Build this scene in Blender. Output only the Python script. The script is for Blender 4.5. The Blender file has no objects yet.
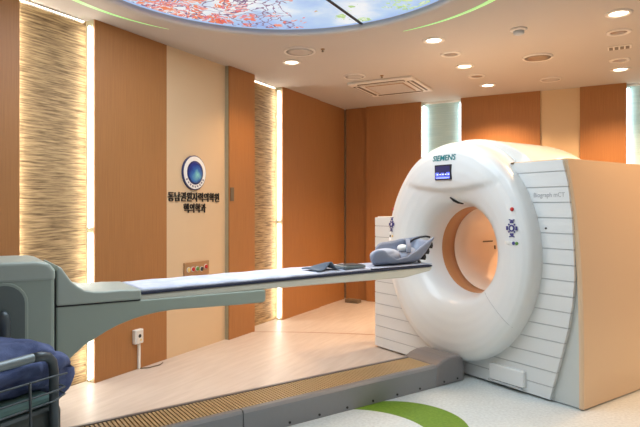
import bpy, bmesh, math, random
from mathutils import Vector, Matrix
random.seed(7)
PI = math.pi
SC = bpy.context.scene
COL = SC.collection
def R(d): return d*PI/180
def s2l(c): return c/12.92 if c <= .04045 else ((c+.055)/1.055)**2.4
def rgb(r, g, b): return (s2l(r/255), s2l(g/255), s2l(b/255), 1)

# ---------------------------------------------------------------- materials
def new_mat(name):
    m = bpy.data.materials.new(name); m.use_nodes = True
    nt = m.node_tree
    return m, nt, nt.nodes['Principled BSDF']
def N(nt, kind, **kw):
    n = nt.nodes.new(kind)
    for k, v in kw.items():
        if k in n.inputs: n.inputs[k].default_value = v
        else: setattr(n, k, v)
    return n
def plain(name, col, rough=.5, metal=0., noise=.04, scale=30., bump=0., coat=0., coord='Object'):
    m, nt, p = new_mat(name)
    tc = N(nt, 'ShaderNodeTexCoord'); nz = N(nt, 'ShaderNodeTexNoise', Scale=scale, Detail=3.)
    nt.links.new(tc.outputs[coord], nz.inputs['Vector'])
    mx = N(nt, 'ShaderNodeMix', data_type='RGBA')
    mx.inputs[6].default_value = tuple(c*(1-noise) for c in col[:3])+(1,)
    mx.inputs[7].default_value = tuple(min(1, c*(1+noise)) for c in col[:3])+(1,)
    nt.links.new(nz.outputs['Fac'], mx.inputs[0]); nt.links.new(mx.outputs[2], p.inputs['Base Color'])
    p.inputs['Roughness'].default_value = rough; p.inputs['Metallic'].default_value = metal
    p.inputs['Coat Weight'].default_value = coat
    if bump:
        b = N(nt, 'ShaderNodeBump', Strength=bump, Distance=.01)
        nt.links.new(nz.outputs['Fac'], b.inputs['Height']); nt.links.new(b.outputs[0], p.inputs['Normal'])
    return m
def emit(name, col, strength):
    m, nt, p = new_mat(name)
    p.inputs['Base Color'].default_value = col
    p.inputs['Emission Color'].default_value = col; p.inputs['Emission Strength'].default_value = strength
    return m
def ramp(nt, stops, interp='LINEAR'):
    r = nt.nodes.new('ShaderNodeValToRGB'); r.color_ramp.interpolation = interp
    e = r.color_ramp.elements
    while len(e) < len(stops): e.new(.5)
    for x, (pos, c) in zip(e, stops): x.position = pos; x.color = c
    return r
def math_(nt, op, a, b=None, c=None):
    n = nt.nodes.new('ShaderNodeMath'); n.operation = op
    for i, v in enumerate((a, b, c)):
        if v is None: continue
        if isinstance(v, (int, float)): n.inputs[i].default_value = v
        else: nt.links.new(v, n.inputs[i])
    return n.outputs[0]
def mixc(nt, f, a, b):
    n = N(nt, 'ShaderNodeMix', data_type='RGBA')
    for i, v in ((0, f), (6, a), (7, b)):
        if isinstance(v, (int, float, tuple)): n.inputs[i].default_value = v
        else: nt.links.new(v, n.inputs[i])
    return n.outputs[2]
def streaked(name, c1, c2, scale, rough=.5, axes=(1, 1, 1), rows=None, bump=.1, coat=0.):
    """stretched noise: wood veneer, grasscloth; axes scales the object coordinates"""
    m, nt, p = new_mat(name)
    tc = N(nt, 'ShaderNodeTexCoord'); mp = N(nt, 'ShaderNodeMapping'); mp.inputs['Scale'].default_value = axes
    nt.links.new(tc.outputs['Object'], mp.inputs[0])
    nz = N(nt, 'ShaderNodeTexNoise', Scale=scale, Detail=5., Roughness=.6)
    nt.links.new(mp.outputs[0], nz.inputs['Vector'])
    rp = ramp(nt, [(.34, c1), (.66, c2)])
    nt.links.new(nz.outputs['Fac'], rp.inputs[0])
    nt.links.new(rp.outputs[0], p.inputs['Base Color'])
    p.inputs['Roughness'].default_value = rough; p.inputs['Coat Weight'].default_value = coat
    b = N(nt, 'ShaderNodeBump', Strength=bump, Distance=.004)
    nt.links.new(nz.outputs['Fac'], b.inputs['Height']); nt.links.new(b.outputs[0], p.inputs['Normal'])
    return m

M = {}
M['veneer'] = streaked('wood_veneer', rgb(158, 106, 58), rgb(172, 118, 66), 1., .5, (150, 150, 2.5), bump=.03)
M['veneer_edge'] = plain('veneer_edge', rgb(168, 160, 132), .35, noise=.05)
M['grass'] = streaked('grasscloth', rgb(100, 76, 46), rgb(186, 156, 112), 1., .75, (5, 5, 75), bump=.5)
M['cream'] = plain('cream_wall', rgb(214, 186, 148), .6, noise=.03, scale=3)
M['ceiling'] = plain('ceiling_paint', rgb(190, 181, 172), .9, noise=.015, scale=2)
M['aqua'] = streaked('aqua_blind', rgb(176, 208, 208), rgb(196, 222, 220), 1., .6, (2, 2, 60), bump=.1)
M['white'] = plain('white_shell', rgb(226, 230, 230), .28, noise=.01, scale=4, coat=.25)
M['stripe'] = plain('grey_white_slat', rgb(222, 226, 226), .32, noise=.01, scale=4)
M['groove'] = plain('groove_grey', rgb(186, 190, 192), .6)
M['house'] = plain('housing_grey', rgb(200, 206, 204), .35, noise=.01)
M['side'] = plain('side_cover_warm_tint', rgb(226, 198, 164), .38, noise=.015, scale=2)  # warm lamp light tinted into the base colour
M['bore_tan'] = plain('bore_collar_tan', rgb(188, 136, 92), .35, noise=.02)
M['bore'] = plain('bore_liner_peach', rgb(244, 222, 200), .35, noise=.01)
M['black'] = plain('black_plastic', rgb(28, 28, 30), .4)
M['darkgap'] = plain('shadow_gap_black', rgb(22, 22, 22), .8)
M['grey'] = plain('table_grey_green', rgb(172, 182, 172), .42, noise=.02, scale=5)
M['grey_lo'] = plain('arm_grey_green', rgb(158, 170, 158), .42, noise=.02, scale=5)
M['slab'] = plain('tabletop_white', rgb(222, 222, 208), .3, noise=.01)
M['sheet'] = streaked('table_sheet', rgb(190, 198, 216), rgb(214, 220, 234), 1., .8, (9, 9, 9), bump=.3)
M['navy'] = plain('navy_trim', rgb(36, 42, 66), .5)
M['rail'] = plain('track_grey', rgb(136, 139, 142), .42, metal=.1, noise=.03)
M['block'] = plain('track_block_grey', rgb(136, 132, 132), .4, metal=.1, noise=.03)
M['rib'] = plain('grate_tan', rgb(196, 172, 132), .5)
M['ribdark'] = plain('grate_dark', rgb(112, 96, 74), .6)
M['shell'] = plain('holder_bluegrey', rgb(138, 148, 168), .4, noise=.03)
M['pad'] = plain('holder_pad', rgb(178, 184, 198), .7, noise=.04)
M['cloth'] = plain('slate_cloth', rgb(92, 104, 118), .85, noise=.1, scale=60, bump=.2)
M['recess'] = plain('recess_grey', rgb(104, 114, 110), .45)
M['silver'] = plain('brushed_silver', rgb(128, 140, 144), .4, metal=.35)
M['steel'] = plain('dark_wire', rgb(84, 92, 96), .4, metal=.5)
M['beddark'] = plain('bed_dark', rgb(52, 62, 60), .5)
M['bedsheet'] = plain('teal_sheet', rgb(98, 128, 124), .85, noise=.1, scale=12, bump=.3)
M['plastic'] = plain('white_plastic', rgb(236, 236, 230), .4)
M['trimw'] = plain('fitting_white', rgb(222, 214, 204), .5)
M['dimlens'] = plain('dim_lens', rgb(150, 128, 108), .4)
M['red'] = plain('red_plastic', rgb(190, 30, 34), .4)
M['green'] = plain('green_plastic', rgb(90, 140, 60), .4)
M['blue'] = plain('control_blue', rgb(62, 62, 130), .4)
M['yellow'] = plain('yellow_plastic', rgb(226, 198, 120), .4)
M['teal'] = plain('teal_ink', rgb(20, 120, 126), .4)
M['inkgrey'] = plain('grey_ink', rgb(168, 172, 176), .4)
M['ink'] = plain('black_ink', rgb(20, 18, 18), .5)
M['plate'] = plain('bronze_plate', rgb(176, 140, 100), .4, metal=.3)
M['bluerim'] = plain('emblem_rim_blue', rgb(44, 52, 96), .4)
M['lamp'] = emit('lamp_warm', (1, .86, .66, 1), 9)
M['led'] = emit('led_white', (1, .965, .90, 1), 24)
M['ledc'] = emit('led_cool', (.86, .96, 1, 1), 5.5)
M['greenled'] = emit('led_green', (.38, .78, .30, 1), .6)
M['screen'] = emit('screen_dark', (.012, .012, .06, 1), 1.)
M['screenb'] = emit('screen_blue', (.10, .14, .75, 1), 1.)
M['screenw'] = emit('screen_pale', (.62, .68, 1, 1), 1.)

# quilt: blue woven
def quilt_mat():
    m, nt, p = new_mat('quilt_blue')
    tc = N(nt, 'ShaderNodeTexCoord')
    nz = N(nt, 'ShaderNodeTexNoise', Scale=9., Detail=6.)
    nt.links.new(tc.outputs['Object'], nz.inputs['Vector'])
    rp = ramp(nt, [(.35, rgb(56, 68, 106)), (.65, rgb(92, 106, 146))]); nt.links.new(nz.outputs['Fac'], rp.inputs[0])
    nt.links.new(rp.outputs[0], p.inputs['Base Color']); p.inputs['Roughness'].default_value = .9
    wv = N(nt, 'ShaderNodeTexNoise', Scale=180., Detail=2.); nt.links.new(tc.outputs['Object'], wv.inputs['Vector'])
    b = N(nt, 'ShaderNodeBump', Strength=.5, Distance=.004)
    nt.links.new(wv.outputs['Fac'], b.inputs['Height']); nt.links.new(b.outputs[0], p.inputs['Normal'])
    return m
M['quilt'] = quilt_mat()

def emblem_mat():
    m, nt, p = new_mat('emblem_globe')
    tc = N(nt, 'ShaderNodeTexCoord')
    g = N(nt, 'ShaderNodeVectorMath', operation='DISTANCE'); g.inputs[1].default_value = (0, .02, -.03)
    nz = N(nt, 'ShaderNodeTexNoise', Scale=14., Detail=4.); nt.links.new(tc.outputs['Object'], nz.inputs['Vector'])
    nt.links.new(tc.outputs['Object'], g.inputs[0])
    d = math_(nt, 'ADD', g.outputs['Value'], math_(nt, 'MULTIPLY', math_(nt, 'SUBTRACT', nz.outputs['Fac'], .5), .09))
    rp = ramp(nt, [(0., rgb(196, 236, 220)), (.035, rgb(120, 200, 200)), (.075, rgb(40, 110, 180)), (.13, rgb(24, 44, 130)), (.2, rgb(20, 30, 100))])
    nt.links.new(d, rp.inputs[0]); nt.links.new(rp.outputs[0], p.inputs['Base Color']); p.inputs['Roughness'].default_value = .3
    return m
M['globe'] = emblem_mat()

def floor_mat():
    m, nt, p = new_mat('inlaid_vinyl_floor')
    tc = N(nt, 'ShaderNodeTexCoord'); P = tc.outputs['Object']
    def dot(v, off):
        n = N(nt, 'ShaderNodeVectorMath', operation='DOT_PRODUCT'); nt.links.new(P, n.inputs[0]); n.inputs[1].default_value = v
        return math_(nt, 'ADD', n.outputs['Value'], off)
    def dist(c):
        n = N(nt, 'ShaderNodeVectorMath', operation='DISTANCE'); nt.links.new(P, n.inputs[0]); n.inputs[1].default_value = (c[0], c[1], 0)
        return n.outputs['Value']
    lx = dot((.891, -.454, 0), 1.289*.891+5.202*.454)
    right = math_(nt, 'GREATER_THAN', lx, 0.)
    # left: cream pink planks
    mp = N(nt, 'ShaderNodeMapping'); mp.inputs['Scale'].default_value = (8, 1, 1); mp.inputs['Rotation'].default_value = (0, 0, R(27))
    nt.links.new(P, mp.inputs[0])
    nz = N(nt, 'ShaderNodeTexNoise', Scale=2.5, Detail=4.); nt.links.new(mp.outputs[0], nz.inputs['Vector'])
    rp = ramp(nt, [(.3, rgb(194, 182, 170)), (.7, rgb(207, 196, 185))]); nt.links.new(nz.outputs['Fac'], rp.inputs[0])
    dd = dist((-.76, -.3))
    line = math_(nt, 'LESS_THAN', math_(nt, 'ABSOLUTE', math_(nt, 'SUBTRACT', dd, 6.8)), .012)
    leftc = mixc(nt, line, rp.outputs[0], rgb(150, 100, 62))
    # right: pale grey speckled
    sp = N(nt, 'ShaderNodeTexNoise', Scale=45., Detail=4.); nt.links.new(P, sp.inputs['Vector'])
    rp2 = ramp(nt, [(.3, rgb(198, 206, 206)), (.7, rgb(218, 226, 226))]); nt.links.new(sp.outputs['Fac'], rp2.inputs[0])
    rpg = ramp(nt, [(.3, rgb(100, 138, 34)), (.7, rgb(122, 156, 50))]); nt.links.new(sp.outputs['Fac'], rpg.inputs[0])
    a = math_(nt, 'LESS_THAN', dist((-1.37, 3.74)), .49)
    b = math_(nt, 'GREATER_THAN', dist((-1.56, 3.35)), .565)
    crescent = math_(nt, 'MULTIPLY', a, b)
    rc = mixc(nt, crescent, rp2.outputs[0], rpg.outputs[0])
    col = mixc(nt, right, leftc, rc)
    nt.links.new(col, p.inputs['Base Color'])
    p.inputs['Roughness'].default_value = .42
    p.inputs['Specular IOR Level'].default_value = .35
    return m
M['floor'] = floor_mat()

def sky_mat():
    """backlit printed ceiling picture: blue sky, clouds, red leaves on one side, green on the other, dark twigs"""
    m, nt, p = new_mat('backlit_sky_print')
    tc = N(nt, 'ShaderNodeTexCoord'); P = tc.outputs['Object']
    sep = N(nt, 'ShaderNodeSeparateXYZ'); nt.links.new(P, sep.inputs[0])
    cl = N(nt, 'ShaderNodeTexNoise', Scale=1.3, Detail=6.); nt.links.new(P, cl.inputs['Vector'])
    sky = ramp(nt, [(.34, (.30, .50, .92, 1)), (.47, (.50, .70, .96, 1)), (.58, (.90, .95, 1, 1))]); nt.links.new(cl.outputs['Fac'], sky.inputs[0])
    # twigs
    nz = N(nt, 'ShaderNodeTexNoise', Scale=3., Detail=3.); nt.links.new(P, nz.inputs['Vector'])
    add = N(nt, 'ShaderNodeVectorMath', operation='MULTIPLY_ADD'); nt.links.new(nz.outputs['Color'], add.inputs[0])
    add.inputs[1].default_value = (.8, .8, .8); nt.links.new(P, add.inputs[2])
    vo = N(nt, 'ShaderNodeTexVoronoi', feature='DISTANCE_TO_EDGE', Scale=6.); nt.links.new(add.outputs[0], vo.inputs['Vector'])
    tw = math_(nt, 'LESS_THAN', vo.outputs['Distance'], .045)
    # leaves
    lv = N(nt, 'ShaderNodeTexVoronoi', Scale=19.); nt.links.new(add.outputs[0], lv.inputs['Vector'])
    big = N(nt, 'ShaderNodeTexNoise', Scale=5.5, Detail=3.); nt.links.new(P, big.inputs['Vector'])
    leaf = math_(nt, 'LESS_THAN', lv.outputs['Distance'], .55)
    sc = N(nt, 'ShaderNodeSeparateColor'); nt.links.new(lv.outputs['Color'], sc.inputs[0])
    redr = ramp(nt, [(0., (.85, .10, .05, 1)), (.4, (.95, .30, .10, 1)), (.7, (.75, .12, .25, 1)), (1., (.98, .55, .45, 1))]); nt.links.new(sc.outputs[0], redr.inputs[0])
    grr = ramp(nt, [(0., (.38, .62, .20, 1)), (.5, (.55, .80, .30, 1)), (1., (.82, .93, .60, 1))]); nt.links.new(sc.outputs[1], grr.inputs[0])
    # side masks: red leaves where y is low / x low ; green elsewhere
    d1 = math_(nt, 'ADD', math_(nt, 'MULTIPLY', sep.outputs[0], -.8), math_(nt, 'MULTIPLY', sep.outputs[1], -.35))
    redm = math_(nt, 'GREATER_THAN', math_(nt, 'ADD', math_(nt, 'MULTIPLY', math_(nt, 'SUBTRACT', big.outputs['Fac'], .5), 5.), math_(nt, 'SUBTRACT', d1, .45)), 0.)
    grm = math_(nt, 'GREATER_THAN', math_(nt, 'ADD', math_(nt, 'MULTIPLY', math_(nt, 'SUBTRACT', big.outputs['Fac'], .5), 5.), math_(nt, 'SUBTRACT', math_(nt, 'MULTIPLY', d1, -1.), .85)), 0.)
    c = mixc(nt, math_(nt, 'MULTIPLY', tw, math_(nt, 'GREATER_THAN', d1, .02)), sky.outputs[0], (.16, .06, .22, 1))
    c = mixc(nt, math_(nt, 'MULTIPLY', leaf, redm), c, redr.outputs[0])
    c = mixc(nt, math_(nt, 'MULTIPLY', leaf, grm), c, grr.outputs[0])
    # blue-white rim glow painted into the edge of the print
    ln = N(nt, 'ShaderNodeVectorMath', operation='LENGTH'); nt.links.new(P, ln.inputs[0])
    c = mixc(nt, math_(nt, 'GREATER_THAN', ln.outputs['Value'], 1.46), c, (.42, .60, .95, 1))
    p.inputs['Base Color'].default_value = (.1, .1, .1, 1)
    nt.links.new(c, p.inputs['Emission Color']); p.inputs['Emission Strength'].default_value = .85
    return m
M['sky'] = sky_mat()

# ---------------------------------------------------------------- geometry helpers
def obj(name, bm, mat, parent=None, bevel=0, smooth=False, seg=2):
    bmesh.ops.recalc_face_normals(bm, faces=bm.faces)
    me = bpy.data.meshes.new(name); bm.to_mesh(me); bm.free()
    o = bpy.data.objects.new(name, me); COL.objects.link(o)
    mats = mat if isinstance(mat, (list, tuple)) else [mat]
    for k in mats: me.materials.append(M[k])
    if parent: o.parent = parent
    if smooth:
        for p in me.polygons: p.use_smooth = True
    if bevel:
        b = o.modifiers.new('bevel', 'BEVEL'); b.width = bevel; b.segments = seg; b.limit_method = 'ANGLE'; b.angle_limit = R(40)
        b.harden_normals = False
    return o
def thing(name, label, cat, loc=(0, 0, 0), rz=0, group=None):
    o = bpy.data.objects.new(name, None); COL.objects.link(o)
    o.location = loc; o.rotation_euler = (0, 0, rz); o.empty_display_size = .1
    return tag(o, label, cat, group)
def tag(o, label, cat, group=None):
    o['label'] = label; o['category'] = cat
    if group: o['group'] = group
    return o
def struct(name, bm, mat, **kw):
    o = obj(name, bm, mat, **kw)
    if o.parent is None: o['kind'] = 'structure'
    return o
def box(bm, x0, x1, y0, y1, z0, z1, mi=0):
    vs = [bm.verts.new((x, y, z)) for z in (z0, z1) for y in (y0, y1) for x in (x0, x1)]
    for f in ((0, 1, 3, 2), (4, 6, 7, 5), (0, 4, 5, 1), (2, 3, 7, 6), (0, 2, 6, 4), (1, 5, 7, 3)):
        fc = bm.faces.new([vs[i] for i in f]); fc.material_index = mi
    return vs
def BX(*a): bm = bmesh.new(); box(bm, *a); return bm
def tube(bm, pts, r, n=10, closed=False):
    pts = [Vector(p) for p in pts]; rings = []
    prev = None
    for i, p in enumerate(pts):
        if closed: t = pts[(i+1) % len(pts)]-pts[i-1]
        else: t = pts[min(i+1, len(pts)-1)]-pts[max(i-1, 0)]
        t.normalize()
        if prev is None:
            u = t.orthogonal().normalized()
        else:
            u = (prev-t*prev.dot(t)).normalized()
        prev = u; v = t.cross(u)
        rr = r[i] if isinstance(r, (list, tuple)) else r
        rings.append([bm.verts.new(p+(u*math.cos(2*PI*k/n)+v*math.sin(2*PI*k/n))*rr) for k in range(n)])
    m = len(rings)
    for i in range(m if closed else m-1):
        a, b = rings[i], rings[(i+1) % m]
        for k in range(n): bm.faces.new((a[k], a[(k+1) % n], b[(k+1) % n], b[k]))
    if not closed: bm.faces.new(rings[0]); bm.faces.new(rings[-1])
def TB(pts, r, n=10, closed=False): bm = bmesh.new(); tube(bm, pts, r, n, closed); return bm
def prism(bm, poly, axis, a, b):
    """poly of 2D points extruded along axis ('x','y','z') from a to b"""
    def P(u, v, w): return {'x': (w, u, v), 'y': (u, w, v), 'z': (u, v, w)}[axis]
    A = [bm.verts.new(P(u, v, a)) for u, v in poly]; B = [bm.verts.new(P(u, v, b)) for u, v in poly]
    bm.faces.new(A); bm.faces.new(B)
    n = len(poly)
    for i in range(n): bm.faces.new((A[i], A[(i+1) % n], B[(i+1) % n], B[i]))
def PR(poly, axis, a, b): bm = bmesh.new(); prism(bm, poly, axis, a, b); return bm
def lathe(bm, prof, n=32, cx=0, cy=0, axis='z', cap=False):
    """prof: (radius, height) list"""
    rings = []
    for r, h in prof:
        ring = []
        for k in range(n):
            a = 2*PI*k/n; u, v = cx+r*math.cos(a), cy+r*math.sin(a)
            ring.append(bm.verts.new({'z': (u, v, h), 'y': (u, h, v), 'x': (h, u, v)}[axis]))
        rings.append(ring)
    for a, b in zip(rings, rings[1:]):
        for k in range(n): bm.faces.new((a[k], a[(k+1) % n], b[(k+1) % n], b[k]))
    if cap: bm.faces.new(rings[0]); bm.faces.new(rings[-1])
def LT(prof, n=32, cx=0, cy=0, axis='z', cap=False): bm = bmesh.new(); lathe(bm, prof, n, cx, cy, axis, cap); return bm
def text(name, body, size, mat, parent, loc, rot, width=None, bold=0., extrude=.002, matrix=None):
    cu = bpy.data.curves.new(name, 'FONT'); cu.body = body; cu.size = size; cu.extrude = extrude; cu.offset = bold
    cu.align_x = 'CENTER'; cu.align_y = 'CENTER'; cu.resolution_u = 3
    t = bpy.data.objects.new(name+'_src', cu); COL.objects.link(t)
    bpy.context.view_layer.update()
    dg = bpy.context.evaluated_depsgraph_get()
    me = bpy.data.meshes.new_from_object(t.evaluated_get(dg)); bpy.data.objects.remove(t)
    me.name = name
    if width:
        xs = [v.co.x for v in me.vertices]; k = width/(max(xs)-min(xs)); c = (max(xs)+min(xs))/2
        for v in me.vertices: v.co.x = (v.co.x-c)*k
    me.materials.clear(); me.materials.append(M[mat])
    o = bpy.data.objects.new(name, me); COL.objects.link(o)
    if parent: o.parent = parent
    if matrix is not None: o.matrix_basis = matrix
    else: o.location = loc; o.rotation_euler = rot
    return o

# ---------------------------------------------------------------- room shell (x along back wall, y along left wall)
XL, YB, ZC = -4.05, 8.42, 3.2
XR, YN = 3.4, -2.6
REC = XL-.12
struct('floor', BX(-4.6, XR, YN, 8.8, -.08, 0), 'floor')
CX, CY, CR = -2.08, 3.2, 1.5
bm = bmesh.new()
n = 96
outer = []
for k in range(n):
    a = 2*PI*k/n; dx, dy = math.cos(a), math.sin(a)
    t = min(((XR-CX)/dx if dx > 1e-6 else 1e9), ((-4.6-CX)/dx if dx < -1e-6 else 1e9), ((8.8-CY)/dy if dy > 1e-6 else 1e9), ((YN-CY)/dy if dy < -1e-6 else 1e9))
    outer.append((CX+dx*t, CY+dy*t))
corners = [(XR, 8.8), (-4.6, 8.8), (-4.6, YN), (XR, YN)]
inn = [bm.verts.new((CX+CR*math.cos(2*PI*k/n), CY+CR*math.sin(2*PI*k/n), ZC)) for k in range(n)]
inu = [bm.verts.new((v.co.x, v.co.y, ZC+.08)) for v in inn]
out = [bm.verts.new((x, y, ZC)) for x, y in outer]
for k in range(n):
    j = (k+1) % n
    bm.faces.new((inn[k], inn[j], inu[j], inu[k]))
    ring = [inn[k], out[k]]
    a, b = out[k].co, out[j].co
    if abs(a.x-b.x) > 1e-4 and abs(a.y-b.y) > 1e-4:
        c = min(corners, key=lambda c: (c[0]-a.x)**2+(c[1]-a.y)**2)
        ring.append(bm.verts.new((c[0], c[1], ZC)))
    ring += [out[j], inn[j]]
    bm.faces.new(ring)
struct('ceiling', bm, 'ceiling')
struct('trim_1', LT([(CR+.22, ZC-.002), (CR+.08, ZC-.010), (CR+.005, ZC-.012), (CR-.006, ZC-.004), (CR-.006, ZC+.03), (CR+.05, ZC+.03)], 96, CX, CY), 'ceiling', smooth=True)
# left wall = backing wall with wallpaper recesses, cream section flush
struct('wall_left', BX(-4.6, REC-.002, YN, 8.8, 0, ZC), 'cream')
struct('wall_back', BX(-4.17, XR, YB+.14, 8.8, 0, ZC), 'cream')
def wall_paper(nm, bm, mat): return struct(nm, bm, mat)
wall_paper('trim_2', BX(REC-.002, REC+.004, 2.55, 3.43, 0, ZC), 'grass')
wall_paper('trim_3', BX(REC-.002, REC+.004, 5.65, 6.55, 0, ZC), 'grass')
# cream wall piece between panels on the left wall
struct('trim_4', BX(REC, XL, 4.247, 5.205, 0, ZC), 'cream')
bm = bmesh.new()
for y in (4.55, 4.94): box(bm, XL, XL+.002, y, y+.006, 0, ZC)
# wood veneer panels of the left wall (each a board you could unhook)
wood = [('x', YN, 2.668, .0, 'leftmost brown wood wall panel, partly outside the photo'),
        ('x', 3.365, 4.247, .0, 'brown wood wall panel between the lit grasscloth and the emblem wall'),
        ('x', 5.205, 5.717, .06, 'narrow orange wood wall panel right of the emblem wall'),
        ('x', 6.47, 7.543, .0, 'wide orange wood wall panel right of the narrow lit grasscloth'),
        ('x', 7.55, 8.46, -.02, 'orange wood wall panel ending at the room corner')]
for ax, a, b, pr, lab in wood:
    o = thing('wood_panel', lab, 'wall panel', (XL+pr, (a+b)/2, 0), 0, 'wood veneer wall panels')
    w = (b-a)/2; t = .12+pr
    obj('board', BX(-.015, 0, -w, w, 0, ZC), 'veneer', o)
    obj('side_edge', BX(-t, -.0155, -w, w, 0, ZC), 'veneer_edge', o)
# back wall: panels
YF = YB
for a, b, pr, lab in [(-4.05, -3.66, -.06, 'dark orange wood wall panel just right of the room corner'),
                  (-3.65, -2.716, .0, 'orange wood wall panel left of the pale aqua window blind'),
                  (-2.093, -.967, .0, 'wide orange wood wall panel above the scanner top'),
                  (-.457, .105, .0, 'orange wood wall panel above the warm-tinted side of the scanner')]:
    o = thing('wood_panel', lab, 'wall panel', ((a+b)/2, YF-pr, 0), 0, 'wood veneer wall panels')
    w = (b-a)/2; t = .14+pr
    obj('board', BX(-w, w, 0, .015, 0, ZC), 'veneer', o)
    obj('side_edge', BX(-w, w, .0155, t, 0, ZC), 'veneer_edge', o)
struct('trim_5', BX(-.967, -.457, YF+.03, YF+.14, 0, ZC), 'cream')
# aqua blinds in the two back recesses
for i, (a, b) in enumerate([(-2.716, -2.093), (.105, .9)]):
    o = thing('window_blind', ['pale aqua lit window blind between two orange panels, left of the scanner', 'pale aqua lit window blind cut off by the right edge of the photo'][i], 'blind', ((a+b)/2, YF+.13, 0), 0, 'aqua blinds on the back wall')
    w = (b-a)/2
    obj('fabric', BX(-w, w, -.006, .006, .02, ZC-.03), 'aqua', o)
    obj('head_rail', BX(-w, w, -.03, .008, ZC-.03, ZC), 'plastic', o)
struct('trim_6', BX(.91, XR, YF, YF+.14, 0, ZC), 'veneer')

# LED strips in the recesses
def led(x0, x1, y0, y1, z0, z1, lab, mat='led'):
    o = thing('light_strip', lab, 'strip light', ((x0+x1)/2, (y0+y1)/2, z0), 0, 'strip lights in the wall recesses')
    w, d, h = (x1-x0)/2, (y1-y0)/2, z1-z0
    obj('diffuser', BX(-w, w, -d, d, .01, h-.01), mat, o)
    for z0_, z1_ in ((0, .009), (h-.009, h)): obj('end_cap', BX(-w, w, -d, d, z0_, z1_), 'plastic', o)
led(REC+.062, REC+.074, 3.343, 3.356, .02, 1.33, 'lower white light strip beside the large lit grasscloth')
led(REC+.062, REC+.074, 3.343, 3.356, 1.36, ZC-.05, 'upper white light strip beside the large lit grasscloth')
led(REC+.012, REC+.05, 2.67, 2.70, .02, ZC-.05, 'white light strip behind the leftmost wood panel')
led(REC+.012, REC+.03, 2.71, 3.325, ZC-.030, ZC-.012, 'horizontal white light strip above the large lit grasscloth')
led(REC+.062, REC+.076, 6.440, 6.460, .02, 1.33, 'lower white light strip beside the narrow lit grasscloth')
led(REC+.062, REC+.076, 6.440, 6.460, 1.36, ZC-.05, 'upper white light strip beside the narrow lit grasscloth')
led(REC+.012, REC+.03, 5.73, 6.42, ZC-.030, ZC-.012, 'horizontal white light strip above the narrow lit grasscloth')
led(-2.714, -2.68, YF+.07, YF+.11, .02, ZC-.05, 'white light strip left of the aqua blind', 'ledc')
led(-2.13, -2.095, YF+.07, YF+.11, .02, ZC-.05, 'white light strip right of the aqua blind', 'ledc')
led(.107, .142, YF+.07, YF+.11, .02, ZC-.05, 'white light strip left of the rightmost aqua blind', 'ledc')

# baseboard-like dark door stop in the corner
tag(obj('door_stop', BX(-3.90, -3.66, 8.12, 8.25, 0, .06), 'ribdark', bevel=.01), 'small dark block on the floor at the far room corner', 'block')

# ---------------------------------------------------------------- ceiling picture and green light
o = thing('ceiling_picture', 'large round backlit sky and leaves picture in the ceiling', 'light panel', (CX, CY, ZC+.045))
bm = bmesh.new(); bmesh.ops.create_circle(bm, cap_ends=True, segments=96, radius=CR-.002)
obj('print', bm, 'sky', o)
obj('seam_bar', BX(-.012, .012, -CR+.01, CR-.01, -.012, -.002), 'black', o)
bm = bmesh.new()
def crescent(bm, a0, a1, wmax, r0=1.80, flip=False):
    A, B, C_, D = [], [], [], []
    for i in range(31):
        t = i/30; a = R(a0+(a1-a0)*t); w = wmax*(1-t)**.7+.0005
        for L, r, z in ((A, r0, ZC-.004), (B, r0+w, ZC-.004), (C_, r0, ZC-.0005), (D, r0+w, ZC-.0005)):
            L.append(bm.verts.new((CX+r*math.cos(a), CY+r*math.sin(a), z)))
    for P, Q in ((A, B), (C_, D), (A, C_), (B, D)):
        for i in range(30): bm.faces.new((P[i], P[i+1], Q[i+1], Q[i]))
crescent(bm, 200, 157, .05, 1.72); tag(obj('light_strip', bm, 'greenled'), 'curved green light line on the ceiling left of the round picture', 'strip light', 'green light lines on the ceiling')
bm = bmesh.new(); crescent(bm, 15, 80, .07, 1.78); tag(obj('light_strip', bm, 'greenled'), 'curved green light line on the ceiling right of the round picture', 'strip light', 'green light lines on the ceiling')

# ---------------------------------------------------------------- ceiling fittings
LIT = [(-3.268, 5.413, 'beside the round white speaker cover'), (-1.601, 5.364, 'first of the middle row, nearest the picture'),
       (-1.577, 6.524, 'second of the middle row'), (-1.549, 7.688, 'third of the middle row, nearest the back wall'),
       (.008, 5.361, 'of the right row, nearest the camera'), (.03, 7.55, 'of the right row, nearest the back wall')]
DIM = [(-1.586, 5.941, 'between the first two lit ones of the middle row'), (-1.564, 7.094, 'between the last two lit ones of the middle row'),
       (.009, 5.944, 'right row, next to the lamp nearest the camera'), (.02, 7.081, 'right row, next to the lamp nearest the back wall')]
def downlight(x, y, lab, lit):
    o = thing('downlight', lab, 'downlight', (x, y, ZC), 0, 'round ceiling downlights')
    obj('trim_ring', LT([(.108, 0), (.108, -.006), (.098, -.012), (.078, -.012), (.072, -.002), (.072, 0)], 32), 'trimw', o, smooth=True)
    bm = bmesh.new(); lathe(bm, [(.0725, -.003), (.045, -.009), (.01, -.011)], 24, cap=True)
    obj('lens', bm, 'lamp' if lit else 'dimlens', o, smooth=True)
for x, y, s in LIT: downlight(x, y, 'lit round ceiling downlight '+s, True)
for x, y, s in DIM: downlight(x, y, 'unlit round ceiling downlight '+s, False)
def disc_cover(name, x, y, r, lab, cat, mat='trimw', grp=None):
    o = thing(name, lab, cat, (x, y, ZC), 0, grp)
    obj('rim', LT([(r, 0), (r, -.01), (r*.93, -.018), (r*.86, -.014), (r*.86, 0)], 36), 'trimw', o, smooth=True)
    obj('grille', LT([(r*.86, -.012), (r*.5, -.016), (.004, -.017)], 36, cap=True), mat, o, smooth=True)
disc_cover('ceiling_speaker', -2.963, 5.072, .17, 'round ceiling speaker cover nearest the round picture', 'ceiling speaker', 'ceiling', 'round ceiling speaker covers')
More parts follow.
